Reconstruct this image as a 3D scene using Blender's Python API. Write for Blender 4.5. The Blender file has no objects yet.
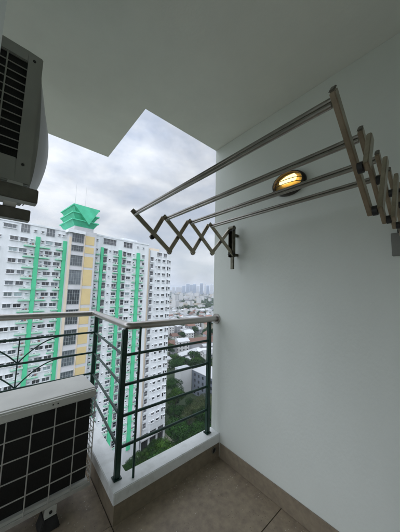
import bpy, bmesh, math, random
from mathutils import Vector, Matrix
random.seed(7)
R = math.radians
S = bpy.context.scene
COL = S.collection

# ------------------------------------------------------------------ camera
cam_d = bpy.data.cameras.new('camera'); cam = bpy.data.objects.new('camera', cam_d); COL.objects.link(cam)
cam_d.sensor_fit = 'VERTICAL'; cam_d.sensor_height = 36; cam_d.sensor_width = 36
cam_d.lens = 221.36 * 36 / 532
cam_d.clip_start = 0.02; cam_d.clip_end = 20000
def cam_axes(yaw, pit, rol):
    d = Vector((math.sin(yaw)*math.cos(pit), math.cos(yaw)*math.cos(pit), math.sin(pit)))
    r = d.cross(Vector((0, 0, 1))).normalized(); u = r.cross(d)
    c, s = math.cos(rol), math.sin(rol)
    return c*r + s*u, -s*r + c*u, d
cr, cu, cd = cam_axes(0.70805975, 0.1056635, 0.02471083)
CAMZ = 1.35
cam.matrix_world = Matrix(((cr.x, cu.x, -cd.x, 0), (cr.y, cu.y, -cd.y, 0), (cr.z, cu.z, -cd.z, CAMZ), (0, 0, 0, 1)))
S.camera = cam
S.render.resolution_x = 770; S.render.resolution_y = 1024

# ------------------------------------------------------------------ sky, sun, exposure
SUN_EL, SUN_AZ = 48, 238
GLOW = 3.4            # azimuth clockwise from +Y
W = bpy.data.worlds.new('World'); S.world = W; W.use_nodes = True
nt = W.node_tree; nt.nodes.clear()
def N(nt, t, **kw):
    n = nt.nodes.new(t)
    for k, v in kw.items(): setattr(n, k, v)
    return n
sky = N(nt, 'ShaderNodeTexSky', sky_type='NISHITA'); sky.sun_disc = False
sky.sun_elevation = R(SUN_EL); sky.sun_rotation = R(SUN_AZ); sky.dust_density = 2.5; sky.altitude = 60
tc = N(nt, 'ShaderNodeTexCoord'); mp = N(nt, 'ShaderNodeMapping'); mp.inputs['Scale'].default_value = (1, 1, 2.0)
nt.links.new(tc.outputs['Generated'], mp.inputs[0])
no = N(nt, 'ShaderNodeTexNoise'); no.inputs['Scale'].default_value = 2.6; no.inputs['Detail'].default_value = 7; no.inputs['Roughness'].default_value = .52; no.inputs['Distortion'].default_value = .2
no2 = N(nt, 'ShaderNodeTexNoise'); no2.inputs['Scale'].default_value = 5.0; no2.inputs['Detail'].default_value = 7; no2.inputs['Roughness'].default_value = .6
nt.links.new(mp.outputs[0], no.inputs[0]); nt.links.new(mp.outputs[0], no2.inputs[0])
rm = N(nt, 'ShaderNodeValToRGB'); rm.color_ramp.elements[0].position = .40; rm.color_ramp.elements[1].position = .60
rm.color_ramp.elements[0].color = (.58, .58, .58, 1); rm.color_ramp.elements[1].color = (1, 1, 1, 1)
nt.links.new(no.outputs[0], rm.inputs[0])
rc = N(nt, 'ShaderNodeValToRGB')
rc.color_ramp.elements[0].position = .28; rc.color_ramp.elements[0].color = (8.1, 9.1, 10.9, 1)
rc.color_ramp.elements[1].position = .62; rc.color_ramp.elements[1].color = (11.6, 12.0, 12.5, 1)
nt.links.new(no2.outputs[0], rc.inputs[0])
mx = N(nt, 'ShaderNodeMix', data_type='RGBA')
nt.links.new(rm.outputs[0], mx.inputs[0]); nt.links.new(sky.outputs[0], mx.inputs[6]); nt.links.new(rc.outputs[0], mx.inputs[7])
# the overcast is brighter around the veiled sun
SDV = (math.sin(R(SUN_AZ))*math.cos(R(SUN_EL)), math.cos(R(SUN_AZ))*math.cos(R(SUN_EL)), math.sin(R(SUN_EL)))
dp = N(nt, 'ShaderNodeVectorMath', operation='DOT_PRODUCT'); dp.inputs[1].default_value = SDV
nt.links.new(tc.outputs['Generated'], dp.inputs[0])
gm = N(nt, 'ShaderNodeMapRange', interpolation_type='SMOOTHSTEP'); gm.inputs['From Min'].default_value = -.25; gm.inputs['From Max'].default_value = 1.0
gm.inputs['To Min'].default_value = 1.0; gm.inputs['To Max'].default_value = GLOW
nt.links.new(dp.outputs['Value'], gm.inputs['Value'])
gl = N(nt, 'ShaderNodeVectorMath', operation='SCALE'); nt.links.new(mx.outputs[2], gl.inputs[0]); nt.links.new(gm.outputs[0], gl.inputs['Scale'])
bg = N(nt, 'ShaderNodeBackground'); bg.inputs[1].default_value = .060
wo = N(nt, 'ShaderNodeOutputWorld')
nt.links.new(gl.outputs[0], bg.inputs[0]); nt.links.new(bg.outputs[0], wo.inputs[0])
sl = bpy.data.lights.new('sun', 'SUN'); sl.energy = 0.7; sl.angle = R(14); sl.color = (1, .97, .92)
so = bpy.data.objects.new('sun', sl); COL.objects.link(so)
sd = Vector((math.sin(R(SUN_AZ))*math.cos(R(SUN_EL)), math.cos(R(SUN_AZ))*math.cos(R(SUN_EL)), math.sin(R(SUN_EL))))
so.rotation_euler = (-sd).to_track_quat('-Z', 'Y').to_euler(); so.location = (0, 0, 60)
S.view_settings.view_transform = 'Standard'; S.view_settings.look = 'None'; S.view_settings.gamma = 1
S.view_settings.use_curve_mapping = False; S.view_settings.exposure = 0.39
S.render.engine = 'CYCLES'
S.cycles.max_bounces = 8; S.cycles.diffuse_bounces = 5; S.cycles.volume_bounces = 0

# ------------------------------------------------------------------ materials
def srgb(r, g, b):
    f = lambda c: (c/255/12.92) if c/255 <= .04045 else ((c/255+.055)/1.055)**2.4
    return (f(r), f(g), f(b), 1)
MATS = {}
def mat(name, col, rough=.6, metal=0, var=.12, scale=8, bump=0, bscale=60, col2=None, objvar=0, spec=None, detail=6, coord='Object', stretch=None, contrast=(.35, .65)):
    if name in MATS: return MATS[name]
    m = bpy.data.materials.new(name); m.use_nodes = True; t = m.node_tree
    b = t.nodes['Principled BSDF']; b.inputs['Roughness'].default_value = rough; b.inputs['Metallic'].default_value = metal
    if spec is not None: b.inputs['Specular IOR Level'].default_value = spec
    c = N(t, 'ShaderNodeTexCoord'); src = c.outputs[coord]
    if stretch:
        mm = N(t, 'ShaderNodeMapping'); mm.inputs['Scale'].default_value = stretch; t.links.new(src, mm.inputs[0]); src = mm.outputs[0]
    n = N(t, 'ShaderNodeTexNoise'); n.inputs['Scale'].default_value = scale; n.inputs['Detail'].default_value = detail; n.inputs['Roughness'].default_value = .6
    t.links.new(src, n.inputs[0])
    r = N(t, 'ShaderNodeValToRGB'); e = r.color_ramp.elements
    if col2 is None:
        a = tuple(x*(1-var) for x in col[:3])+(1,); z = tuple(min(1, x*(1+var)) for x in col[:3])+(1,)
    else: a, z = col, col2
    e[0].position, e[1].position = contrast; e[0].color = a; e[1].color = z
    t.links.new(n.outputs[0], r.inputs[0]); out = r.outputs[0]
    if objvar:
        oi = N(t, 'ShaderNodeObjectInfo'); h = N(t, 'ShaderNodeHueSaturation')
        m1 = N(t, 'ShaderNodeMapRange'); m1.inputs['To Min'].default_value = 1-objvar; m1.inputs['To Max'].default_value = 1+objvar
        t.links.new(oi.outputs['Random'], m1.inputs['Value']); t.links.new(m1.outputs[0], h.inputs['Value']); t.links.new(out, h.inputs['Color']); out = h.outputs[0]
    t.links.new(out, b.inputs['Base Color'])
    if bump:
        n2 = N(t, 'ShaderNodeTexNoise'); n2.inputs['Scale'].default_value = bscale; n2.inputs['Detail'].default_value = 4
        t.links.new(src, n2.inputs[0]); bp = N(t, 'ShaderNodeBump'); bp.inputs['Strength'].default_value = bump; bp.inputs['Distance'].default_value = .01
        t.links.new(n2.outputs[0], bp.inputs['Height']); t.links.new(bp.outputs[0], b.inputs['Normal'])
    MATS[name] = m; return m
m_wall = mat('wall_paint', (.655, .69, .65, 1), .72, col2=(.705, .74, .70, 1), scale=1.9, bump=.12, bscale=70, stretch=(1, 1, .55), detail=10, contrast=(.32, .68))
m_ceil = mat('ceiling_paint', (.755, .77, .725, 1), .8, var=.05, scale=1.6, bump=.12, bscale=40)
m_cap = mat('kerb_paint', (.60, .615, .60, 1), .6, col2=(.76, .78, .78, 1), contrast=(.28, .5), scale=11, bump=.15, bscale=70)
m_tile = mat('brown_tile', (.19, .155, .115, 1), .45, col2=(.275, .228, .162, 1), scale=30, bump=.12, bscale=90, detail=10, contrast=(.3, .7))
m_steel = mat('stainless_steel', (.42, .40, .38, 1), .32, metal=1, var=.08, scale=9)
m_rod = mat('rod_steel', (.33, .315, .29, 1), .28, metal=1, var=.12, scale=20)
m_rack = mat('rack_aluminium', (.42, .375, .30, 1), .36, metal=1, var=.15, scale=25)
m_green = mat('dark_green_enamel', (.003, .026, .019, 1), .40, col2=(.006, .046, .032, 1), scale=25, bump=.1, bscale=80)
m_black = mat('black_plastic', (.018, .018, .019, 1), .55, var=.3, scale=30)
m_rubber = mat('black_rubber', (.02, .02, .02, 1), .8, var=.3, scale=30)
m_ac = mat('condenser_paint', (.56, .555, .52, 1), .5, var=.06, scale=6, bump=.06, bscale=90)
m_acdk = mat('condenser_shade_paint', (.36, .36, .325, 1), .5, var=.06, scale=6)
m_acup = mat('shadowed_condenser_paint', (.36, .365, .34, 1), .5, var=.08, scale=5)  # darker copy of the condenser paint: the upper unit's shadow put into its colour
m_wire = mat('wire_guard', (.44, .43, .40, 1), .45, var=.1, scale=30)
m_coil = mat('condenser_coil', (.006, .006, .006, 1), .6, col2=(.016, .016, .016, 1), scale=60, stretch=(8, 1, 1), metal=.3)
m_rackdk = mat('rack_dark_steel', (.10, .095, .07, 1), .4, metal=.8, var=.3, scale=20)  # darker than the rack aluminium, for the left wall bracket
m_brkt = mat('bracket_steel', (.13, .12, .10, 1), .5, metal=.5, col2=(.20, .19, .16, 1), scale=14)

# ------------------------------------------------------------------ mesh helpers
class MB:
    def __init__(s): s.v = []; s.f = []; s.mi = []; s.sm = []
    def add(s, vs, fs, mi=0, smooth=False):
        o = len(s.v); s.v += [tuple(v) for v in vs]
        for f in fs: s.f.append(tuple(i+o for i in f)); s.mi.append(mi); s.sm.append(smooth)
        return s
    def box(s, a, b, mi=0):
        x0, y0, z0 = (min(a[i], b[i]) for i in range(3)); x1, y1, z1 = (max(a[i], b[i]) for i in range(3))
        return s.add([(x0,y0,z0),(x1,y0,z0),(x1,y1,z0),(x0,y1,z0),(x0,y0,z1),(x1,y0,z1),(x1,y1,z1),(x0,y1,z1)],
                     [(0,3,2,1),(4,5,6,7),(0,1,5,4),(1,2,6,5),(2,3,7,6),(3,0,4,7)], mi)
    def prism(s, poly, z0, z1, mi=0):          # poly (x,y) counter-clockwise
        n = len(poly)
        return s.add([(x,y,z0) for x,y in poly]+[(x,y,z1) for x,y in poly],
                     [tuple(range(n))[::-1], tuple(range(n,2*n))]+[(i,(i+1)%n,n+(i+1)%n,n+i) for i in range(n)], mi)
    def tube(s, pts, r, n=12, mi=0, cap=True, flat=None):
        pts = [Vector(p) for p in pts]; k = len(pts); rings = []
        rr = r if isinstance(r, (list, tuple)) else [r]*k
        up = None
        for i, p in enumerate(pts):
            a = (pts[i]-pts[i-1]).normalized() if i > 0 else None
            b = (pts[i+1]-pts[i]).normalized() if i < k-1 else None
            t = ((a or b)+(b or a)).normalized()
            sc = 1/max(.35, t.dot(a or b))
            if up is None:
                up = Vector((0,0,1)) if abs(t.z) < .95 else Vector((1,0,0))
            x = up.cross(t).normalized(); y = t.cross(x).normalized(); up = y
            ring = []
            for j in range(n):
                w = 2*math.pi*j/n; q = x*math.cos(w)*rr[i]*sc + y*math.sin(w)*rr[i]
                ring.append(p+q)
            rings.append(ring)
        vs = [v for g in rings for v in g]
        fs = [(i*n+j, i*n+(j+1)%n, (i+1)*n+(j+1)%n, (i+1)*n+j) for i in range(k-1) for j in range(n)]
        s.add(vs, fs, mi, True)
        if cap: s.add(rings[0], [tuple(range(n))[::-1]], mi); s.add(rings[-1], [tuple(range(n))], mi)
        return s
    def bar(s, a, b, w, t, side=(0,1,0), mi=0, ext=0):   # flat bar: width w across, thickness t along side
        a = Vector(a); b = Vector(b); d = (b-a).normalized(); a = a-d*ext; b = b+d*ext
        sd_ = Vector(side).normalized(); c = d.cross(sd_).normalized()
        vs = [p+c*(w/2*i)+sd_*(t/2*j) for p in (a,b) for i,j in ((-1,-1),(1,-1),(1,1),(-1,1))]
        return s.add(vs, [(0,1,2,3),(4,7,6,5),(0,4,5,1),(1,5,6,2),(2,6,7,3),(3,7,4,0)], mi)
    def build(s, name, mats, parent=None, bevel=0, loc=None):
        me = bpy.data.meshes.new(name); me.from_pydata(s.v, [], s.f)
        ms = mats if isinstance(mats, (list, tuple)) else [mats]
        for m in ms: me.materials.append(m)
        me.polygons.foreach_set('material_index', s.mi); me.polygons.foreach_set('use_smooth', s.sm)
        bm = bmesh.new(); bm.from_mesh(me); bmesh.ops.recalc_face_normals(bm, faces=bm.faces)
        if bevel:
            bmesh.ops.remove_doubles(bm, verts=bm.verts, dist=1e-5)
            es = [e for e in bm.edges if len(e.link_faces) == 2 and e.calc_face_angle(0) > .6]
            bmesh.ops.bevel(bm, geom=es, offset=bevel, segments=2, affect='EDGES', clamp_overlap=True)
        bm.to_mesh(me); bm.free()
        return link(name, me, parent, loc)
def link(name, me, parent=None, loc=None):
    o = bpy.data.objects.new(name, me); COL.objects.link(o)
    if parent is not None: o.parent = parent
    if loc is not None: o.location = loc
    return o
def tag(o, label=None, cat=None, group=None, kind=None):
    if label: o['label'] = label
    if cat: o['category'] = cat
    if group: o['group'] = group
    if kind: o['kind'] = kind
    return o
def empty(name, label, cat, loc=(0,0,0), rz=0, group=None):
    o = bpy.data.objects.new(name, None); o.empty_display_size = .2; COL.objects.link(o)
    o.location = loc; o.rotation_euler = (0, 0, rz); return tag(o, label, cat, group)
def copy_tree(o, parent=None):
    c = o.copy(); COL.objects.link(c); c.parent = parent
    for ch in list(o.children): copy_tree(ch, c)
    return c

GZ = -60.0
# ------------------------------------------------------------------ ground
m_ground = mat('ground_earth', (.05, .075, .035, 1), .95, col2=(.20, .19, .165, 1), scale=.028, detail=12, contrast=(.42, .60))
g = MB().add([(-9000,-9000,GZ),(9000,-9000,GZ),(9000,9000,GZ),(-9000,9000,GZ)], [(0,1,2,3)]).build('ground', m_ground)
tag(g, 'green and grey city ground far below the balcony', None, None, 'structure')

# ------------------------------------------------------------------ balcony shell
WX = 1.381; YI, YO = 1.315, 1.425; XI, XO = .540, .652; Y2I, Y2O = 2.14, 2.245; FZ = .04; CZ = 2.663; LW = -2.2
CURB = .215; SHADE_BEAM = 1.95
m_floor = mat('floor_stone_tile', (.19, .150, .112, 1), .5, col2=(.33, .268, .185, 1), scale=22, bump=.1, bscale=120, detail=14, contrast=(.3, .72))
def speckle(m, scale, thr, col):
    t = m.node_tree; b = t.nodes['Principled BSDF']; old = b.inputs['Base Color'].links[0].from_socket
    c = N(t, 'ShaderNodeTexCoord'); v = N(t, 'ShaderNodeTexVoronoi'); v.inputs['Scale'].default_value = scale
    n = N(t, 'ShaderNodeTexNoise'); n.inputs['Scale'].default_value = scale*.15; n.inputs['Detail'].default_value = 3
    t.links.new(c.outputs['Object'], v.inputs[0]); t.links.new(c.outputs['Object'], n.inputs[0])
    a = N(t, 'ShaderNodeMath', operation='LESS_THAN'); a.inputs[1].default_value = thr; t.links.new(v.outputs['Distance'], a.inputs[0])
    g2 = N(t, 'ShaderNodeMath', operation='GREATER_THAN'); g2.inputs[1].default_value = .56; t.links.new(n.outputs[0], g2.inputs[0])
    mu = N(t, 'ShaderNodeMath', operation='MULTIPLY'); t.links.new(a.outputs[0], mu.inputs[0]); t.links.new(g2.outputs[0], mu.inputs[1])
    x = N(t, 'ShaderNodeMix', data_type='RGBA'); x.inputs[7].default_value = col; t.links.new(mu.outputs[0], x.inputs[0]); t.links.new(old, x.inputs[6]); t.links.new(x.outputs[2], b.inputs['Base Color'])
speckle(m_floor, 60, .16, (.50, .45, .38, 1)); speckle(m_floor, 85, .14, (.07, .055, .04, 1))
m_grout = mat('tile_grout', (.04, .036, .032, 1), .9)
fl = MB().box((LW-.2, -1.6, FZ-.16), (WX+.15, YO-.004, FZ-.006), 1)
fl.box((LW-.2, YO-.004, FZ-.16), (XO-.004, Y2O-.004, FZ-.006), 1)
# tiles 0.60 m with 4 mm joints; joint lines along X at Y=.788, along Y at X=.40
T = .60; TX = 1.02; jy = .788; jx = .545
for i in range(-6, 4):
    for j in range(-5, 5):
        x0, x1 = jx+i*TX, jx+(i+1)*TX; y0, y1 = jy+j*T, jy+(j+1)*T
        x0 += .0025; x1 -= .0025; y0 += .0025; y1 -= .0025
        def put(xa, xb, ya, yb):
            if xb-xa > .01 and yb-ya > .01: fl.box((xa, ya, FZ-.02), (xb, yb, FZ))
        put(max(x0, LW), min(x1, WX-.001), max(y0, -1.6), min(y1, YI+.02))
        put(max(x0, LW), min(x1, XI+.02), max(y0+.37, YI+.0225), min(y1+.37, Y2I+.02))
tag(fl.build('floor', [m_floor, m_grout]), 'brown stone tiled balcony floor', None, None, 'structure')
ce = MB().prism([(LW-.2,-1.6),(WX+.25,-1.6),(WX+.25,YO-.005),(XO-.002,YO-.005),(XO-.002,Y2O-.01),(LW-.2,Y2O-.01)], CZ, CZ+.16)
tag(ce.build('ceiling', m_ceil), 'grey-white painted balcony ceiling slab', None, None, 'structure')
# ceiling ends at wall: wall stops just under the slab
sw = empty('wall', 'tall smooth pale grey balcony side wall carrying the drying rack and oval lamp', 'wall', (WX, 0, FZ))
MB().box((0, -1.6, -.16), (.25, YO-.007, CZ-FZ-.001)).build('wall_face', m_wall, sw)
MB().box((-.010, -1.6, 0.001), (-.0005, YI-.002, .106)).build('skirting', m_tile, sw, bevel=.0015)
eb_ = empty('shade_beam', 'unseen downstand added at the far left end of the balcony to shade the ceiling', 'shade_beam', (LW, 0, 0))
MB().box((-.19, -1.598, SHADE_BEAM), (-.001, Y2O-.012, CZ-.001)).build('shade_beam_face', m_ceil, eb_)  # unseen downstand, added to keep light from the left off the ceiling
lw = empty('wall', 'plain wall edge at the upper left corner in front of the hanging condenser', 'wall', (-.076, .8, FZ))
MB().box((LW+.076, -.2, -.16), (0, 0, CZ-FZ-.001)).build('wall_face', m_wall, lw)
bw = empty('wall', 'plain wall at the back of the balcony behind the viewer', 'wall', (0, -1.6, FZ))
MB().box((LW-.2, -.2, -.16), (WX+.25, -.002, 3.2)).build('wall_face', m_wall, bw)

# kerb (parapet): white cap, tiled upstand
kb = empty('kerb', 'low balcony kerb with white painted cap and brown tiled base carrying the railing', 'kerb', (XI, YI, FZ))
def L(p): return (p[0]-XI, p[1]-YI)
cap = MB().prism([L(p) for p in [(XI,YI),(WX-.001,YI),(WX-.001,YO),(XO,YO),(XO,Y2O),(LW-.10,Y2O),(LW-.10,-1.598),(LW,-1.598),(LW,Y2I),(XI,Y2I)]], .148-FZ, CURB-FZ)
cap.build('kerb_cap', m_cap, kb, bevel=.004)
up = MB().prism([L(p) for p in [(XI+.008,YI+.008),(WX-.001,YI+.008),(WX-.001,YO-.01),(XO-.01,YO-.01),(XO-.01,Y2O-.01),(LW-.09,Y2O-.01),(LW-.09,-1.598),(LW-.008,-1.598),(LW-.008,Y2I+.008),(XI+.008,Y2I+.008)]], -.155, .1475-FZ)
up.build('tiled_upstand', m_tile, kb)
# drain spout in the kerb near the wall
dh = empty('drain_pipe', 'small dark round drain hole low in the tiled kerb beside the side wall', 'drain', (1.318, YI+.006, .112))
r_ = MB(); nn = 20
for (ra, rb, ya, yb) in ((.017,.022,0,-.006),):
    vs = []
    for i in range(nn):
        w = 2*math.pi*i/nn
        vs += [(ra*math.cos(w), 0, ra*math.sin(w)), (ra*math.cos(w), -.006, ra*math.sin(w)), (rb*math.cos(w), -.006, rb*math.sin(w)), (rb*math.cos(w), 0, rb*math.sin(w))]
    fs = []
    for i in range(nn):
        a = i*4; b = ((i+1)%nn)*4
        fs += [(a,b,b+1,a+1),(a+1,b+1,b+2,a+2),(a+2,b+2,b+3,a+3)]
    r_.add(vs, fs, 0, True)
r_.build('rim', m_brkt, dh)
MB().tube([(0,.001,0),(0,-.002,0)], .017, 20).build('opening', m_black, dh)

# ------------------------------------------------------------------ railing
rl = empty('balcony_railing', 'balcony railing with steel handrail, dark green posts and horizontal bars', 'railing', (.615, 1.40, CURB))
def RL(p): return (p[0]-.615, p[1]-1.40, p[2]-CURB)
RZ = 1.105
def rounded(pts, r=.03, k=5):
    out = [Vector(pts[0])]
    for i in range(1, len(pts)-1):
        p = Vector(pts[i]); a = (Vector(pts[i-1])-p).normalized(); b = (Vector(pts[i+1])-p).normalized()
        A = p+a*r; B = p+b*r
        for j in range(k+1):
            t = j/k; out.append((1-t)**2*A + 2*t*(1-t)*p + t*t*B)
    out.append(Vector(pts[-1])); return out
rail_path = [(WX-.012,1.375,RZ),(.606,1.40,RZ),(.632,2.235,RZ),(LW-.05,2.235,RZ),(LW-.05,-1.59,RZ)]
MB().tube([RL(p) for p in rounded(rail_path, .035)], .0245, 20).build('handrail', m_steel, rl)
MB().tube([RL((WX-.012,1.375,RZ)), RL((WX-.001,1.375,RZ))], .042, 24).build('flange', m_steel, rl)
MB().tube([RL((LW-.05,-1.585,RZ)), RL((LW-.05,-1.597,RZ))], .042, 24).build('flange', m_steel, rl)
posts = [(.588,1.405),(1.302,1.382),(.646,2.215),(-.38,2.215),(-1.40,2.215),(LW-.05,2.215),(LW-.05,.6)]
for (x, y) in posts:
    p = MB().box(RL((x-.016, y-.016, CURB)), RL((x+.016, y+.016, RZ-.02)))
    po = p.build('post', m_green, rl, bevel=.004)
    MB().box(RL((x-.024, y-.024, CURB+.0005)), RL((x+.024, y+.024, CURB+.008))).build('base_plate', m_green, po, bevel=.002)
BZ = (.925, .745, .563, .385)
for z in BZ:
    MB().tube([RL((.603,1.402,z)), RL((1.288,1.384,z+.006))], .0095, 10).build('bar', m_green, rl)
    MB().tube([RL((.590,1.420,z)), RL((.645,2.20,z+.004))], .0085, 10).build('bar', m_green, rl)
    MB().tube([RL((.631,2.2165,z+.01)), RL((LW-.05,2.2165,z+.01))], .0085, 10).build('bar', m_green, rl)
    MB().tube([RL((LW-.05,2.20,z+.01)), RL((LW-.05,-1.598,z+.01))], .0085, 10).build('bar', m_green, rl)
MB().tube([RL((.668,1.352,CURB)), RL((.668,1.352,RZ-.004))], .0075, 10).build('support_rod', m_green, rl)
# lotus-like scrolls on the outer run
for xc in (.10, -.72):
    MB().tube([RL((xc,2.232,.235)), RL((xc,2.232,.95))], .0045, 8).build('scroll_stem', m_green, rl)
    for z0 in (.395, .573, .755):
        for sgn in (-1, 1):
            pts = []
            for i in range(11):
                t = i/10*math.pi/2
                pts.append(RL((xc+sgn*.27*(1-math.cos(t)), 2.232, z0+.172*math.sin(t))))
            pts = []
            for i in range(13):
                t = i/12
                pts.append(RL((xc+sgn*(.30*t), 2.232, z0+.172*(1-(1-t)**2.1))))
            MB().tube(pts, .005, 8).build('scroll', m_green, rl)

# ------------------------------------------------------------------ lower condenser (rear guard side faces in)
def wire_grid(mb, u0, u1, v0, v1, us, vs, P, r=.003, n=6):
    for u in us: mb.tube([P(u, v0), P(u, v1)], r, n)
    for v in vs: mb.tube([P(u0, v), P(u1, v)], r, n)
lc = empty('air_conditioner', 'boxy condenser unit standing on the floor on black feet behind a square wire guard', 'air conditioner', (.478, 1.53, FZ), R(2.5))
w, d, z0, z1 = .80, .29, .115, .675          # local: x from -w..0, y 0..d
b = MB()
b.box((-w, .012, z0), (-.012, d, z0+.035))                    # base pan
b.box((-w, 0.028, z1-.030), (0, d, z1))                # lid
b.box((-w, d-.004, z0+.035), (0, d, z1-.03))                  # front sheet
b.box((-w, .03, z0+.035), (-w+.004, d-.004, z1-.03))
b.box((-.010, d-.09, z0+.035), (0, d-.004, z1-.03))         # right end panel, rear strip
b.build('casing', m_ac, lc, bevel=.002)
hb = MB().box((-w, 0, z1-.052), (0, .028, z1-.002)); hb.build('top_rail', m_ac, lc, bevel=.008)
MB().box((-w+.01, 0.002, z0), (0, .012, z0+.022)).build('bottom_rail', m_wire, lc, bevel=.002)
for xs in (-.232, -.208): MB().tube([(xs, .001, z1-.026), (xs, -.002, z1-.026)], .004, 8).build('screw', m_black, lc)
MB().box((-w+.02, .035, z0+.036), (-.02, .055, z1-.055)).add([(-.02,.035,z0+.036),(-.02,d-.09,z0+.036),(-.02,d-.09,z1-.055),(-.02,.035,z1-.055)], [(0,1,2,3)]).build('coil', m_coil, lc)
gr = MB()
us = [-.003-.106*i for i in range(8)]; vs = [z0+.02+.098*i for i in range(1, 5)]
wire_grid(gr, -w, 0, z0+.02, z1-.05, us, vs, lambda u, v: (u, .006, v), .0031)
gr.build('wire_guard', m_wire, lc)
sg = MB()
for v in [z0+.02+.030*i for i in range(1, 17)]: sg.tube([(-.003, .006, v), (-.003, d-.09, v)], .002, 5)
for y in (.06, .13, .19): sg.tube([(-.003, y, z0+.02), (-.003, y, z1-.05)], .002, 5)
sg.build('side_guard', m_wire, lc)
for xf in (-.20, -.66):
    for yf in (.03, d-.05):
        ft = MB(); hw = .030
        ft.add([(xf-hw-.02, yf-.045, 0),(xf+hw+.02, yf-.045, 0),(xf+hw+.02, yf+.055, 0),(xf-hw-.02, yf+.055, 0),
                (xf-hw, yf-.035, .07),(xf+hw, yf-.035, .07),(xf+hw, yf+.045, .07),(xf-hw, yf+.045, .07)],
               [(0,3,2,1),(4,5,6,7),(0,1,5,4),(1,2,6,5),(2,3,7,6),(3,0,4,7)])
        fo = ft.build('foot', m_rubber, lc, bevel=.004)
        br = MB().box((xf-.028, yf-.038, .071), (xf+.028, yf+.04, .076)).box((xf-.028, yf-.032, .076), (xf+.028, yf-.028, .1145)).box((xf-.02, yf-.028, .110), (xf+.02, yf+.03, .1145))
        bo = br.build('mounting_bracket', m_ac, fo, bevel=.001)
        MB().tube([(xf, yf-.0365, .092), (xf, yf-.0325, .092)], .008, 10).build('bolt', m_black, bo)

# ------------------------------------------------------------------ upper hanging condenser and its bracket
UX, UY, UZ = .030, 1.0, 1.712
uc = empty('air_conditioner', 'shadowed condenser unit hung high at the left on steel rails, dark slatted grille', 'air conditioner', (UX, UY, UZ), R(3))
uh = .515; uw = .80; ud = .30
rim = MB()                                       # end frame ring around grille
gx0, gx1, gz0, gz1 = -.70, -.048, .090, uh-.045
rim.box((gx1, 0, 0), (-.004, .018, uh)); rim.box((-uw, 0, 0), (gx0, .018, uh))
rim.box((gx0, 0, gz1), (gx1, .018, uh)); rim.box((gx0, 0, 0), (gx1, .018, gz0))
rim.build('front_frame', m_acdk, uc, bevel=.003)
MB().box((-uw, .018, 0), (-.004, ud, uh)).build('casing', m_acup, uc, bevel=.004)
MB().box((gx0, .009, gz0), (gx1, .0175, gz1)).build('coil', m_coil, uc)
sl_ = MB(); k = 12
for i in range(1, k):
    z = gz0+(gz1-gz0)*i/k; sl_.tube([(gx0, .004, z), (gx1, .004, z)], .0021, 6)
for x in (-.105, -.25, -.40, -.55):
    if x < gx1-.02: sl_.tube([(x, .002, gz0), (x, .002, gz1)], .0026, 6)
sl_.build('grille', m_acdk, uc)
# bowed side cover: profile in XZ swept back in Y
prof = []
for i in range(17):
    t = i/16; z = .0+.455*t
    prof.append((.012+.052*math.sin(math.pi*(t**.8))**.9 if 0 < t < 1 else .012, z))
sec = [(.02, .25), (.05, .62), (.11, .95), (.19, 1.0), (.27, .8), (.295, .35)]
vs, fs = [], []
for (y, q) in sec:
    for (x, z) in prof: vs.append((-.006+x*q*1.0, y, z))
n = len(prof)
for a in range(len(sec)-1):
    for i in range(n-1): fs.append((a*n+i, (a+1)*n+i, (a+1)*n+i+1, a*n+i+1))
sc2 = MB().add(vs, fs, 0, True)
sc2.add([vs[i] for i in range(n)]+[(-.006, .02, z) for x, z in prof], [(i, i+1, n+i+1, n+i) for i in range(n-1)], 0)
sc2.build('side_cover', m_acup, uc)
for (x, z) in ((-.030, gz0-.02), (-.030, uh-.03), (-.3, uh-.022), (-.55, gz0-.03)): MB().tube([(x, .001, z), (x, -.003, z)], .005, 8).build('screw', m_black, uc)
for xf in (-.045, -.62):
    f = MB().box((xf-.022, -.012, -.014), (xf+.022, ud+.012, -.001)).build('foot', m_ac, uc, bevel=.002)
ub = empty('wall_bracket', 'pair of dark steel rails holding up the hanging condenser at the left', 'bracket', (UX, UY, UZ-.014), R(3))
for (yy, xe) in ((0.0, .022), (.30, .032)):
    MB().box((-.95, yy-.02, -.052), (xe, yy+.028, -.001)).build('rail', m_brkt, ub, bevel=.003)
for (hx, hy) in ((-.86, .0), (-.86, .30)):
    MB().box((hx-.02, hy-.018, -.050), (hx+.02, hy+.026, CZ-UZ+.014-.002)).build('hanger', m_brkt, ub, bevel=.002)

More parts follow.
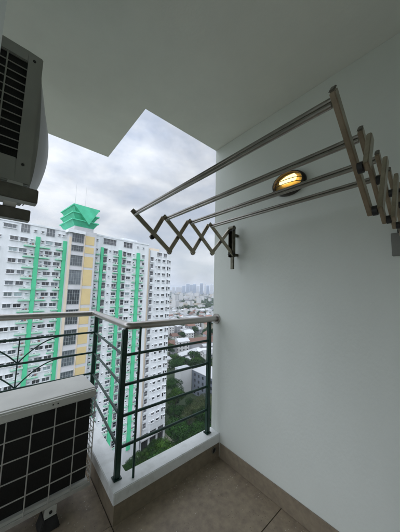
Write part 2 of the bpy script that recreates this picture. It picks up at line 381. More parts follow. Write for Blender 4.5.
# ------------------------------------------------------------------ concertina drying rack
YR, YL = .134, 1.152
P_ = dict(A=(.485,1.768), B=(.685,1.784), C=(.878,1.802), D=(1.066,1.818), W=(1.292,1.822), E=(.734,1.574), F=(.920,1.592), G=(1.10,1.611), H=(1.312,1.632), a=(.612,1.648))
dr = empty('drying_rack', 'extended concertina clothes drying rack of metal arms and twin rods fixed to the side wall', 'drying rack', (WX, .65, 1.53))
def DL(p): return (p[0]-WX, p[1]-.65, p[2]-1.53)
def pt(k, y): return DL((P_[k][0], y, P_[k][1]))
for side, yy in ((1, YL), (-1, YR)):
    yo = yy+side*.012; yi = yy-side*.011
    for (p, q, y) in (('A','E',yi),('B','F',yi),('C','G',yi),('D','H',yi),('a','B',yo),('E','C',yo),('F','D',yo),('G','W',yo)):
        e = .007 if p in 'ABCD' else .004
        pa, pb = Vector(pt(p, y)), Vector(pt(q, y))
        if side < 0 and p not in 'ABCD' and q != 'W': pb = pb+(pa-pb).normalized()*.046
        bo = MB().bar(pa, pb, .026, .012, ext=e).build('arm', m_rack, dr, bevel=.002)
        if p in 'ABCD':
            a = Vector(pt(p, y)); dd = (a-Vector(pt(q, y))).normalized()
            MB().bar(a+dd*.0072, a+dd*.012, .0265, .0125).build('end_cap', m_brkt, bo, bevel=.002)
    for kk in ('E','F','G'):
        c = pt(kk, yy); MB().tube([(c[0], c[1]-.0055, c[2]), (c[0], c[1]+.0055, c[2])], .0135, 14).build('pivot', m_black, dr)
    for (p, q, r2, s2) in (('B','F','E','C'),('C','G','F','D'),('D','H','G','W'),('A','E','a','B')):
        a, b2, c2, d2 = [Vector((P_[k][0], P_[k][1])) for k in (p, q, r2, s2)]
        den = (b2-a).x*(d2-c2).y-(b2-a).y*(d2-c2).x
        t = ((c2-a).x*(d2-c2).y-(c2-a).y*(d2-c2).x)/den if p != 'A' else None
        x = a+(b2-a)*t if t is not None else c2
        c = DL((x.x, yy, x.y))
        MB().tube([(c[0], c[1]-.0055, c[2]), (c[0], c[1]+.0055, c[2])], .0135, 14).build('pivot', m_black, dr)
    # wall bracket: channel with rounded top, arm pins at W and H
    wb = MB().box(DL((1.298, yy-.024, 1.61)), DL((1.326, yy-.021, 1.845))).box(DL((1.298, yy+.021, 1.61)), DL((1.326, yy+.024, 1.845)))
    wb.box(DL((1.326, yy-.024, 1.61)), DL((1.329, yy+.024, 1.845))).box(DL((1.314, yy-.013, 1.515)), DL((1.329, yy+.013, 1.609)))
    wb.tube([DL((1.313, yy-.025, 1.842)), DL((1.313, yy+.025, 1.842))], .019, 20)
    wb.box(DL((1.3295, yy-.012, 1.78)), DL((1.380, yy+.012, 1.80))).box(DL((1.3295, yy-.012, 1.62)), DL((1.380, yy+.012, 1.64)))
    if side < 0: MB().box(DL((1.366, yy+.012, 1.530)), DL((1.380, yy+.062, 1.64))).build('mounting_plate', mat('plate_steel', (.20, .20, .185, 1), .5, metal=.3), dr, bevel=.002)
    wbo = wb.build('wall_bracket', m_rackdk if side > 0 else m_rack, dr)
    for z in (1.822, 1.634):
        MB().tube([DL((1.308, yy-.029, z)), DL((1.308, yy+.029, z))], .009, 14).build('pin', m_black, wbo)
for kk in 'ABCD':
    x, z = P_[kk]
    # twin-lobed rod running between the arms
    rd = MB()
    for (dz, dx) in ((.0068, .006), (-.0068, .004)):
        rd.tube([DL((x+.004+dx, YR+.019, z-.010+dz)), DL((x+.004+dx, YL-.019, z-.010+dz))], .0066, 12)
    rd.build('rod', m_rod, dr)

# ------------------------------------------------------------------ oval wall lamp (lit)
lp = empty('wall_lamp', 'oval bulkhead lamp glowing yellow on the side wall behind the rack rods', 'lamp', (WX, .702, 2.074))
def oval(mb, ry, rz_, xs, k=40, mi=0, close=True):
    rings = []
    for (x, s) in xs: rings.append([(-x, ry*s*math.cos(2*math.pi*i/k), rz_*s*math.sin(2*math.pi*i/k)) for i in range(k)])
    vs = [v for g in rings for v in g]
    mb.add(vs, [(a*k+i, a*k+(i+1)%k, (a+1)*k+(i+1)%k, (a+1)*k+i) for a in range(len(xs)-1) for i in range(k)], mi, True)
    if close: mb.add(rings[-1], [tuple(range(k))], mi)
oval_m = MB(); oval(oval_m, .116, .082, [(.0008, 1.0), (.022, 1.0), (.034, .95), (.038, .88), (.034, .84), (.006, .80)], close=True)
oval_m.build('lamp_housing', mat('lamp_housing_metal', (.055,.048,.042,1), .35, metal=.7, var=.3), lp)
def emis(name, c, s):
    m = bpy.data.materials.new(name); m.use_nodes = True; bb = m.node_tree.nodes['Principled BSDF']
    bb.inputs['Base Color'].default_value = c; bb.inputs['Emission Color'].default_value = c; bb.inputs['Emission Strength'].default_value = s; return m
m_bulb = emis('lit_bulb', (1, .80, .34, 1), 1.9)
m_refl = mat('amber_reflector', (.55, .37, .13, 1), .35, metal=.6, var=.2)
rf_ = MB(); oval(rf_, .092, .064, [(.0065, 1.0), (.0075, .99)], close=True); rf_.build('reflector', m_refl, lp)
MB().tube([(-.022, .056, .010), (-.024, .046, .013), (-.026, .0, .020), (-.026, -.050, .024), (-.022, -.062, .024)], [.005, .015, .023, .022, .006], 16).build('bulb', m_bulb, lp)
m_gl = bpy.data.materials.new('lamp_glass'); m_gl.use_nodes = True
gb = m_gl.node_tree.nodes['Principled BSDF']; gb.inputs['Transmission Weight'].default_value = 1; gb.inputs['Roughness'].default_value = .12; gb.inputs['Base Color'].default_value = (1, .93, .78, 1); gb.inputs['IOR'].default_value = 1.1
dm = MB(); ky = 48; rings = []
for a in range(9):
    t = a/8*math.pi/2*.97
    rings.append([(-(.034+.032*math.sin(t)), .100*math.cos(t)*math.cos(2*math.pi*i/ky), .069*math.cos(t)*math.sin(2*math.pi*i/ky)) for i in range(ky)])
dm.add([v for g_ in rings for v in g_], [(a*ky+i, a*ky+(i+1)%ky, (a+1)*ky+(i+1)%ky, (a+1)*ky+i) for a in range(8) for i in range(ky)], 0, True)
dm.add(rings[-1], [tuple(range(ky))], 0, True)
dm.build('lamp_glass', m_gl, lp)
rb = MB()
for zz in (-.022, .004):
    hy = .100*math.sqrt(1-(zz/.075)**2); pts = []
    for i in range(13):
        w = math.pi*i/12; pts.append((-(.034+.036*math.sin(w)), hy*math.cos(w), zz))
    rb.tube(pts, .0022, 6)
rb.build('guard_rib', m_black, lp)

# ================================================================== apartment building across the way
TH = R(7.5); OX, OY = 0.0, 74.5
ST = 2.9
m_white = mat('render_white', (.50, .53, .55, 1), .85, col2=(.61, .64, .67, 1), scale=.7, stretch=(1, 1, .12), bump=.05, bscale=5)
m_grn = mat('render_green', (.055, .42, .22, 1), .7, var=.10, scale=.3)
m_grn2 = mat('balcony_pale_green', (.34, .48, .42, 1), .7, var=.12, scale=.6)
m_crown = mat('crown_green', (.035, .36, .20, 1), .6, col2=(.055, .47, .28, 1), scale=.5)
m_yel = mat('render_yellow', (.50, .40, .205, 1), .8, var=.06, scale=.3)
m_grey = mat('render_grey', (.44, .45, .47, 1), .8, var=.06, scale=.3)
m_beige = mat('render_beige', (.52, .45, .36, 1), .8, var=.06, scale=.3)
m_frame = mat('window_frame_white', (.62, .64, .66, 1), .5, var=.04)
m_frdk = mat('window_frame_dark', (.26, .29, .30, 1), .5, var=.04)
def glassy(name, c): return mat(name, c, .08, var=.35, scale=.8, spec=.8, objvar=.6)
m_gd = glassy('window_glass_dark', (.018, .022, .027, 1)); m_gm = glassy('window_glass_mid', (.055, .068, .078, 1)); m_gt = glassy('window_glass_curtain', (.20, .26, .27, 1))
m_void = mat('loggia_inside', (.10, .105, .115, 1), .8, var=.3, scale=1.0, objvar=.3)

def BE(name, label, cat, s, off, z=GZ, group=None):
    return empty(name, label, cat, (OX+s*math.cos(TH)-off*math.sin(TH), OY+s*math.sin(TH)+off*math.cos(TH), z), TH, group)
# building-local coords: x = s along facade, y = depth behind facade (neg = toward viewer), z absolute -> minus GZ
ab = BE('apartment_building', 'long white apartment tower with green vertical fins and yellow stair core', 'building', 0, 0)
Z = lambda z: z-GZ
ZL, ZR = 18.2, 18.9
ZB = -55.0
wl = MB().box((-16, 0, 0), (12.2, 14, Z(ZL))); wl.box((-16.0, -.14, Z(ZL-.55)), (12.2, -.001, Z(ZL-.15)))
wl.build('left_wing_wall', m_white, ab)
wr = MB().box((20.0, 0, 0), (41.6, 14, Z(ZR))); wr.box((20.0, -.14, Z(ZR-.55)), (41.6, -.001, Z(ZR-.15)))
wr.box((32, 3, Z(ZR)), (38, 8, Z(ZR+1.2)))
wr.build('right_wing_wall', m_white, ab)
# string courses: thin ledge per storey
# core
co = MB().box((12.202, -2.0, 0), (19.998, 12, Z(18.6))).build('core_wall', m_grey, ab)
MB().box((12.15, -2.12, Z(ZB)), (12.85, -2.002, Z(16.0))).build('core_edge', m_beige, ab)
MB().box((11.6, -2.6, Z(17.3)), (16.4, 3, Z(18.2))).build('core_canopy', m_white, ab)
def win_mesh(name, w, h, cols, pane, frame=m_frame, fw=.05, dep=.10, rows=1, sill=True):
    b = MB()
    b.box((-w/2, -dep, 0), (-w/2+fw, .0, h)); b.box((w/2-fw, -dep, 0), (w/2, 0, h))
    b.box((-w/2+fw, -dep, 0), (w/2-fw, 0, fw)); b.box((-w/2+fw, -dep, h-fw), (w/2-fw, 0, h))
    for i in range(1, cols): x = -w/2+w*i/cols; b.box((x-fw*.4, -dep+.01, fw), (x+fw*.4, 0, h-fw))
    for j in range(1, rows): z = h*j/rows; b.box((-w/2+fw, -dep+.012, z-fw*.3), (w/2-fw, 0, z+fw*.3))
    b.box((-w/2+fw, -.03, fw), (w/2-fw, -.005, h-fw), 1)
    if sill: b.box((-w/2-.08, -.26, -.12), (w/2+.08, 0, -.0005))
    b.box((-w/2-.1, -.30, h+.01), (w/2+.1, 0, h+.09))
    me = bpy.data.meshes.new(name); me.from_pydata(b.v, [], b.f)
    for m in (frame, pane): me.materials.append(m)
    me.polygons.foreach_set('material_index', b.mi); return me
WM = {}
def WMesh(w, h, cols, rows, kind):
    k = (w, h, cols, rows, kind)
    if k not in WM: WM[k] = win_mesh('window', w, h, cols, dict(d=m_gd, m=m_gm, t=m_gt, v=m_void)[kind], rows=rows, sill=(h < 1.6))
    return WM[k]
KW = ['d', 'd', 'd', 'd', 'm', 'm', 't']
wins = []        # (building, x, y, z, w, h, cols, rows, kind)
nst = 23
for k in range(nst):
    z = 12.95 - ST*k
    for (x, w_) in ((-14.0,1.7),(-11.8,1.7),(-6.9,1.7),(-4.9,1.7),(-.05,1.65),(2.0,1.65),(7.75,1.75),(9.95,1.75)):
        wins.append((ab, x, 0, z, w_, 1.02, 2, 1, random.choice(KW)))
    for x in (-9.6, -2.9, 3.75, 6.15): wins.append((ab, x, 0, z+.35, .62, .5, 1, 1, random.choice('dmt')))
    # right wing
    for (x, w_) in ((27.75,1.7),(33.05,1.7),(39.2,1.1)): wins.append((ab, x, 0, z+.15, w_, 1.02, 2, 1, random.choice(KW)))
    for x in (21.3, 25.75, 34.95): wins.append((ab, x, 0, z+.5, .6, .5, 1, 1, random.choice('dmt')))
    wins.append((ab, 24.15, 0, z-.45, 1.35, 1.95, 1, 2, random.choice('vvd')))
    wins.append((ab, 31.2, 0, z-.35, 1.3, 1.75, 1, 2, random.choice('vvd')))
# top storey
for (x, w_, h_) in ((-1.1,2.6,1.0),(2.1,2.0,2.3),(7.9,2.2,2.3)): wins.append((ab, x, 0, 15.35 if h_ > 2 else 16.0, w_, h_, 3, 2 if h_ > 2 else 1, 'm'))
for x in (4.3, 6.0, 10.1, 11.2): wins.append((ab, x, 0, 16.0, .6, .5, 1, 1, 'm'))
wins.append((ab, 25.5, 0, 15.9, 4.6, 2.0, 4, 2, 'v')); wins.append((ab, 32.4, 0, 15.9, 3.6, 2.0, 3, 2, 'v')); wins.append((ab, 36.5, 0, 16.6, .6, .5, 1, 1, 'm')); wins.append((ab, 39.0, 0, 16.6, .6, .5, 1, 1, 'm')); wins.append((ab, 21.2, 0, 16.6, .6, .5, 1, 1, 'm'))
# core glazing: groups, yellow panels
def core_groups():
    out = [(14.6, 17.1), (11.9, 13.6), (7.5, 10.6)]
    t = 6.2
    while t > ZB: out.append((t-4.3, t)); t -= 5.8
    return out
for (za, zb_) in core_groups():
    me = win_mesh('core_window', 3.3, zb_-za, 5, random.choice([m_gm, m_gd, m_gm]), frame=m_frdk, rows=max(2, int((zb_-za)/1.0)), sill=False, fw=.08)
    o = link('stair_window', me, ab, (14.55, -2.003, Z(za)))
    yp = MB().box((16.72, -2.06, Z(za-.25)), (19.42, -2.002, Z(zb_+ (0 if zb_ > 10 else 0.35)))); yp.build('yellow_panel', m_yel, ab)
MB().box((16.35, -2.16, Z(ZB)), (16.62, -2.002, Z(17.2))).build('core_edge', m_beige, ab)
# green fins and balcony ledges
for (x, w_, zt) in ((-8.3,.95,14.7),(5.03,.95,14.7),(11.7,.95,14.7),(22.9,.85,14.6),(29.4,1.1,14.6),(36.8,1.3,14.6)):
    MB().box((x-w_/2, -.55, Z(ZB)), (x+w_/2, -.001, Z(zt))).build('green_fin', m_grn, ab)
m_cl = [mat('laundry_red', (.20,.10,.09,1), .9), mat('laundry_blue', (.09,.11,.15,1), .9), mat('laundry_pale', (.55,.53,.50,1), .9)]
def ledge_mesh(w, var=0):
    b = MB(); b.box((0, -.65, 0), (w, 0, .10)); b.box((0, -.65, .13), (w, -.60, .55), 1)
    b.box((w*.30, -.55, .15), (w*.30+.75, -.2, .72), 2); b.box((w*.30+.08, -.56, .22), (w*.30+.5, -.549, .64), 3)
    if var:
        q = random.Random(var*7+int(w*10)); b.box((.05, -.62, .95), (w-.05, -.60, .98), 3)
        x = .1
        while x < w-.5:
            ww = q.uniform(.25, .5); hh = q.uniform(.35, .7)
            if q.random() < .7: b.box((x, -.618, .95-hh), (x+ww, -.603, .949), q.choice([4, 5, 6, 6, 3]))
            x += ww+.06
        b.box((w*.72, -.5, .14), (w*.72+.35, -.2, q.uniform(.5, 1.1)), q.choice([2, 3]))
    me = bpy.data.meshes.new('balcony_ledge'); me.from_pydata(b.v, [], b.f)
    for m in (m_grn, m_grn2, m_frame, m_gd, *m_cl): me.materials.append(m)
    me.polygons.foreach_set('material_index', b.mi); return me
LMV = {(w_, v): ledge_mesh(w_, v) for w_ in (2.5, 1.7, 1.2) for v in range(5)}
class _L(dict):
    def __missing__(s, k): return LMV[(k, random.choice([0, 0, 1, 2, 3, 4]))]
LM = _L()
ledges = []
for k in range(nst):
    z = 11.72-ST*k
    for (x, w_) in ((-10.9,2.5),(-7.8,2.5),(2.05,2.5),(5.55,2.5),(9.5,1.7)): ledges.append((x, w_, z))
    for (x, w_) in ((20.9,1.2),(23.4,1.2),(27.0,1.7),(30.0,1.7),(34.6,1.2),(37.5,1.7)): ledges.append((x, w_, z+.2))
def size_px(x, z): return 1/math.hypot(x*.99, 74+x*.13, z-1.35)
def place_capped(items, mk, posf, name, mesh_of, parent, cap=100):
    items = sorted(items, key=lambda it: -posf(it))
    for it in items[:cap]: mk(it)
    rest = items[cap:]
    if not rest: return
    # merge the rest into one mesh
    bm_v, bm_f, bm_m, mats = [], [], [], []
    for it in rest:
        me, loc = mesh_of(it); o = len(bm_v)
        bm_v += [(v.co.x+loc[0], v.co.y+loc[1], v.co.z+loc[2]) for v in me.vertices]
        mm = []
        for m in me.materials:
            if m not in mats: mats.append(m)
            mm.append(mats.index(m))
        for p in me.polygons: bm_f.append(tuple(i+o for i in p.vertices)); bm_m.append(mm[p.material_index])
    me = bpy.data.meshes.new(name); me.from_pydata(bm_v, [], bm_f)
    for m in mats: me.materials.append(m)
    me.polygons.foreach_set('material_index', bm_m)
    o = link(name, me, parent); o['kind'] = 'stuff'
def vis(x, z):   # rough: seen between the left border and the curb, above the condenser
    v = Vector((x*.99, 74.5+x*.13, z-1.35)); dep = v.dot(cd); px = 200+221.36*v.dot(cr)/dep; py = 266-221.36*v.dot(cu)/dep
    return px > -40 and py < 540
place_capped([it for it in wins if vis(it[1], it[3])], lambda it: link('window', WMesh(*it[4:9]), it[0], (it[1], it[2]-.002, Z(it[3]))),
             lambda it: (it[4]*it[5])*size_px(it[1], it[3])**2 if it[4] > .7 else 0, 'window', lambda it: (WMesh(*it[4:9]), (it[1], it[2]-.002, Z(it[3]))), ab)
place_capped([it for it in ledges if vis(it[0], it[2])], lambda it: link('balcony_ledge', LM[it[1]], ab, (it[0], -.003, Z(it[2]))),
             lambda it: it[1]*size_px(it[0], it[2]), 'balcony_ledge', lambda it: (LM[it[1]], (it[0], -.003, Z(it[2]))), ab)
# crown
cx0, cx1, cy0, cy1 = 13.1, 19.3, -2.0, 8.2
cb = Z(18.7)
cr_o = MB().box((cx0+.3, cy0+.3, cb+.001), (cx1-.3, cy1-.3, cb+1.2)).build('roof_crown', m_grey, ab)
for i in range(3):
    za = cb+.7+2.2*i; zb_ = za+2.15; f0, f1 = -.45, .80
    vs = [(cx0-f0, cy0-f0, za), (cx1+f0, cy0-f0, za), (cx1+f0, cy1+f0, za), (cx0-f0, cy1+f0, za),
          (cx0-f1, cy0-f1, zb_), (cx1+f1, cy0-f1, zb_), (cx1+f1, cy1+f1, zb_), (cx0-f1, cy1+f1, zb_)]
    tb = MB().add(vs, [(0,3,2,1),(4,5,6,7),(0,1,5,4),(1,2,6,5),(2,3,7,6),(3,0,4,7)])
    tb.box((cx0-f1-.06, cy0-f1-.06, zb_-.32), (cx1+f1+.06, cy1+f1+.06, zb_+.03)); tb.build('crown_tier', m_crown, cr_o)
zt = cb+.7+2.2*2+2.22
MB().add([(cx0-.80, cy0-.95, zt), (cx1+.80, cy0-.95, zt), (17.0, cy0-1.15, cb+1.8), (cx0-.85, cy0+.5, zt-.1), (cx1+.85, cy0+.5, zt-.1), (17.0, cy0+.0, cb+1.6)],
         [(0,1,2),(3,5,4),(0,3,4,1),(1,4,5,2),(2,5,3,0)]).build('crown_wedge', m_crown, cr_o)
MB().tube([(14.2, 2, zt), (14.2, 2, zt+9)], [.055, .03], 6).build('antenna', m_grey, cr_o)
MB().tube([(16.9, 1, zt), (16.9, 1, zt+8)], [.055, .03], 6).build('antenna', m_grey, cr_o)

# end block
eb = BE('apartment_building', 'plain white apartment block with dark windows right of the green-striped tower', 'building', 42.0, 1.2)
EW = 12.4; ZE = 16.9; EB = -54.0
MB().box((1.3, 0, Z(EB)), (EW, 12, Z(ZE))).build('wall', m_white, eb); MB().box((1.3, .6, 0), (EW, 12, Z(EB)-.001)).build('podium_glazing', m_gd, eb)
MB().box((-.4, -.5, Z(EB)), (.75, 8, Z(ZE+.4))).build('wall_pier', m_beige, eb)
MB().box((.751, 1.5, 0), (1.299, 8, Z(ZE))).build('recess_wall', m_grey, eb)
for x in (.6, 4.4, 8.2, 11.8): MB().box((x, -.2, 0), (x+.55, .4, Z(EB)-.002)).build('ground_column', m_white, eb)
MB().box((.8, -.6, Z(EB)-1.9), (EW+.3, .598, Z(EB)-1.5)).build('canopy', m_grey, eb)
MB().box((3, 3, Z(ZE)), (8, 8, Z(ZE+1.6))).build('roof_room', m_beige, eb)
ew_ = []
for k in range(23):
    z = 12.6-ST*k
    ew_.append((eb, 2.2, 0, z-.55, 1.5, 2.0, 1, 2, 'v'))
    ew_.append((eb, 4.35, 0, z+.45, .5, .45, 1, 1, 'd'))
    ew_.append((eb, 5.9, 0, z, 1.25, .98, 2, 1, random.choice('ddm')))
    ew_.append((eb, 8.4, 0, z, 1.55, .98, 2, 1, random.choice('dddm')))
    ew_.append((eb, 10.6, 0, z-.45, .8, 1.7, 1, 1, random.choice('vd')))
    ew_.append((eb, 11.75, 0, z+.1, .95, .9, 1, 1, random.choice('ddm')))
ew_.append((eb, 5.9, 0, 15.0, 2.4, 1.4, 3, 1, 'v')); ew_.append((eb, 9.0, 0, 15.0, 1.8, 1.4, 2, 1, 'v'))
place_capped(ew_, lambda it: link('window', WMesh(*it[4:9]), it[0], (it[1], -.002, Z(it[3]))), lambda it: it[4]*it[5]*size_px(42, it[3]), 'window',
             lambda it: (WMesh(*it[4:9]), (it[1], -.002, Z(it[3]))), eb)
lg = MB()
for k in range(23):
    z = 12.6-ST*k; lg.box((1.4, -.6, Z(z-.75)), (3.0, -.001, Z(z-.6))); lg.box((1.4, -.6, Z(z-.6)), (3.0, -.55, Z(z-.1)))
lo = lg.build('balcony', m_white, eb); lo['kind'] = 'stuff'

# ================================================================== trees
def leaf_mat(name, a, b):
    m = mat(name, a, .75, col2=b, scale=.55, objvar=.28, detail=3, spec=.08, contrast=(.38, .62)); return m
m_l1 = leaf_mat('leaves_dark', (.004, .018, .003, 1), (.020, .058, .010, 1))
m_l2 = leaf_mat('leaves_mid', (.008, .028, .004, 1), (.034, .076, .010, 1))
m_l3 = leaf_mat('leaves_olive', (.022, .034, .012, 1), (.062, .080, .034, 1))
m_trunk = mat('bark', (.05, .04, .03, 1), .9, var=.3, scale=3)
def tree_proto(seed, H, Rr, ml, nf=2600, leaf=.50):
    rnd = random.Random(seed)
    t = MB(); th = H*.45
    t.tube([(0,0,0),(.1,.05,th*.5),(.0,.1,th)], [.32,.24,.18], 8)
    clumps = []
    nb = rnd.randint(7, 10)
    for i in range(nb):
        a = 2*math.pi*i/nb+rnd.uniform(-.3,.3); rr = Rr*rnd.uniform(.35,.78); zz = H*rnd.uniform(.55,.88)
        e = (rr*math.cos(a), rr*math.sin(a), zz)
        t.tube([(0,.05,th*rnd.uniform(.7,1)), (e[0]*.5,e[1]*.5,(th+zz)*.5), e], [.13,.09,.04], 5)
        clumps.append((e, Rr*rnd.uniform(.28,.48)))
    clumps.append(((rnd.uniform(-.5,.5), rnd.uniform(-.5,.5), H*.88), Rr*.42))
    l = MB(); tot = sum(c[1]**2 for c in clumps)
    for (c, r) in clumps:
        for _ in range(int(nf*r*r/tot)):
            v = Vector((rnd.gauss(0,1), rnd.gauss(0,1), rnd.gauss(0,1))).normalized()
            q = Vector(c)+Vector((v.x*r*1.15, v.y*r*1.15, v.z*r*.75))*rnd.uniform(.72,1.1)
            n = (v+Vector((rnd.uniform(-.5,.5), rnd.uniform(-.5,.5), rnd.uniform(-.35,.6)))).normalized()
            x = n.orthogonal().normalized(); y = n.cross(x); ang = rnd.uniform(0,6.28)
            x, y = x*math.cos(ang)+y*math.sin(ang), -x*math.sin(ang)+y*math.cos(ang)
            s_ = leaf*rnd.uniform(.5,1.1)
            l.add([q-x*s_*.5, q-y*s_*.32, q+x*s_*.6, q+y*s_*.32], [(0,1,2,3)])
    def mk(b, name, m):
        me = bpy.data.meshes.new(name); me.from_pydata(b.v, [], b.f); me.materials.append(m); return me
    return mk(t, 'trunk', m_trunk), mk(l, 'crown', ml)
PR = [tree_proto(1, 12, 5.2, m_l1, 5200), tree_proto(2, 11, 4.6, m_l2, 5200), tree_proto(3, 13, 5.0, m_l3, 4600, .36), tree_proto(4, 10, 4.2, m_l1, 4600), tree_proto(5, 9, 4.6, m_l2, 4600), tree_proto(6, 8, 3.2, m_l1, 700, .7)]
TL = ['dark green broad tree in the wooded park below the railing', 'mid green leafy tree in the wooded park below the railing', 'pale olive open-crowned tree in the wooded park below the railing']
def put_tree(x, y, p, sc, label, group):
    o = empty('tree', label, 'tree', (x, y, GZ), random.uniform(0, 6.28), group); o.scale = (sc, sc, sc*random.uniform(.9, 1.1))
    link('trunk', PR[p][0], o); link('crown', PR[p][1], o)
def inframe(x, y, z, m=6):
    v = Vector((x, y, z-CAMZ)); dep = v.dot(cd); return 200+221.36*v.dot(cr)/dep, 266-221.36*v.dot(cu)/dep
ntree = 0; park = []
cands = []
for i in range(30):
    for j in range(30):
        x = 34+i*6.8+random.uniform(-2.2,2.2); y = 52+j*6.8+random.uniform(-2.2,2.2)
        px, py = inframe(x, y, GZ+6)
        if not (112 < px < 232): continue
        if y > 148: continue
        if px < 172 and inframe(x, y, GZ+11)[1] < (452 if px < 152 else 436): continue
        # keep off the buildings
        s = x*math.cos(TH)+(y-OY)*math.sin(TH); dd = -x*math.sin(TH)+(y-OY)*math.cos(TH)
        if -18 < s < 56 and dd > -5.5 and dd < 18: continue
        if s < 56 and dd > 0: continue
        park.append((x, y))
park = [q for q in park if not (74 < q[0] < 104 and 86 < q[1] < 124) and not (q[0] > 84 and q[1] > 122 and q[1] < 148 and random.random() < .55)]
park.sort(key=lambda q: math.hypot(*q))
for i, (x, y) in enumerate(park[:170]):
    p = random.choices([0,1,2,3,4], [3.4,2.2,.5,3.4,1.4])[0]
    kind = {0:0,3:0,1:1,4:1,2:2}[p]
    if math.hypot(x-68, y-78) < 6: p, kind = 2, 2
    px_, py_ = inframe(x, y, GZ+8)
    lr = 'by the apartment block' if px_ < 150 else ('left in the gap' if px_ < 172 else ('middle of the gap' if px_ < 192 else 'by the balcony wall'))
    nf_ = 'just above the kerb' if py_ > 432 else ('midway up the park' if py_ > 408 else 'at the far edge of the park')
    put_tree(x, y, p, random.uniform(.7, 1.2), '%s tree %s, %s' % (['dark green broad', 'mid green leafy', 'pale olive open-crowned'][kind], nf_, lr), 'trees in the park below the balcony')

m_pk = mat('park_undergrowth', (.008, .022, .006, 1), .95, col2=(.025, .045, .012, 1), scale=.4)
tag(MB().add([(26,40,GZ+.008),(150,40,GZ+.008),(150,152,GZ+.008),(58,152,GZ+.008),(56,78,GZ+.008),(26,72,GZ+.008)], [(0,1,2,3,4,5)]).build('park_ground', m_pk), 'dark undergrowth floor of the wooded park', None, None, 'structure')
for i, (x, y) in enumerate([(31.6, 71.4), (34.8, 72.8), (38.2, 74.3), (41.1, 74.2), (30.9, 66.7), (37.2, 69.8), (44.1, 75.4), (47.3, 76.8)]):
    put_tree(x, y, (4, 3, 1, 4, 3, 1, 3, 4)[i], random.uniform(.48, .68), 'small bushy tree in the strip at the foot of the apartment tower', 'bushy trees at the foot of the apartment tower')
# ================================================================== houses and city
m_hw = [mat('house_wall_white', (.40,.41,.41,1), .85, objvar=.15), mat('house_wall_cream', (.38,.345,.28,1), .85, objvar=.2), mat('house_wall_grey', (.25,.26,.275,1), .85, objvar=.2)]
m_hr = [mat('roof_white_sheet', (.36,.375,.39,1), .7, objvar=.25), mat('roof_grey_sheet', (.27,.285,.30,1), .7, objvar=.3), mat('roof_brown_tile', (.115,.062,.045,1), .8, objvar=.25), mat('roof_terracotta', (.21,.105,.075,1), .8, objvar=.25)]
WN = ['white', 'cream', 'grey']; RN = ['white sheet', 'grey sheet', 'brown tiled', 'terracotta tiled']
m_road = mat('asphalt', (.055,.055,.057,1), .9, var=.15, scale=.5)
def house(x, y, w, d_, h, rz, wi, ri, flat, label, group, detail):
    o = empty('house', label, 'house', (x, y, GZ), rz, group)
    wl_ = MB().box((-w/2,-d_/2,0),(w/2,d_/2,h))
    wl_.build('wall', m_hw[wi], o)
    if flat:
        r = MB().box((-w/2-.3,-d_/2-.3,h+.001),(w/2+.3,d_/2+.3,h+.35)); r.box((-w/4,-d_/4,h+.351),(0,d_/6,h+2.2))
    else:
        e, rr = .5, d_*.28
        r = MB().add([(-w/2-e,-d_/2-e,h),(w/2+e,-d_/2-e,h),(w/2+e,d_/2+e,h),(-w/2-e,d_/2+e,h),(-w/2-e,0,h+rr),(w/2+e,0,h+rr)],
                     [(0,1,5,4),(2,3,4,5),(0,4,3),(1,2,5),(0,3,2,1)])
        for v in range(len(r.v)): r.v[v] = (r.v[v][0], r.v[v][1], r.v[v][2]+.002)
    r.build('roof', m_hr[ri], o)
    if detail:
        fl_ = max(1, int(h//2.9)); nw = max(2, int(w//3.2))
        for k in range(fl_):
            for i in range(nw):
                xx = -w/2+w*(i+.5)/nw; zz = 1.0+2.9*k
                MB().box((xx-.6,-d_/2-.06,zz),(xx+.6,-d_/2-.002,zz+1.2)).build('window', m_gd, o)
        nw = max(1, int(d_//3.5))
        for k in range(fl_):
            for i in range(nw):
                yy = -d_/2+d_*(i+.5)/nw; zz = 1.0+2.9*k
                MB().box((-w/2-.06,yy-.6,zz),(-w/2-.002,yy+.6,zz+1.2)).build('window', m_gd, o)
    return o
# specific buildings behind the park
o = empty('building', 'white windowless block standing at the far edge of the park trees', 'building', (83, 113, GZ))
MB().box((-3.2,-5,0),(5,1,14.2)).build('wall', m_hw[0], o); MB().box((-3.3,-5.1,14.201),(5.1,1.1,14.5)).build('roof', m_hr[1], o)
o = empty('building', 'dark grey block with columns of small windows beside the white windowless block', 'building', (94, 99, GZ))
MB().box((-5.9,-10,0),(7,8.8,13.2)).build('wall', mat('slate_wall', (.10,.12,.15,1), .8), o)
MB().box((-6.1,-10.1,13.201),(7.1,9.0,13.5)).build('roof', m_hr[0], o)
for k in range(4):
    for i in range(5): MB().box((-6.0,-8.6+3.5*i,.9+3.2*k),(-5.902,-7.3+3.5*i,2.4+3.2*k)).build('window', m_gd, o)
o = empty('warehouse', 'long low hall with a reddish brown roof beyond the park', 'building', (149, 184, GZ), R(-8))
MB().box((-26,-9,0),(26,9,6.99)).build('wall', m_hw[2], o)
MB().add([(-26.5,-9.5,7),(26.5,-9.5,7),(26.5,9.5,7),(-26.5,9.5,7),(-26.5,0,11),(26.5,0,11)], [(0,1,5,4),(2,3,4,5),(0,4,3),(1,2,5),(0,3,2,1)]).build('roof', m_hr[2], o)
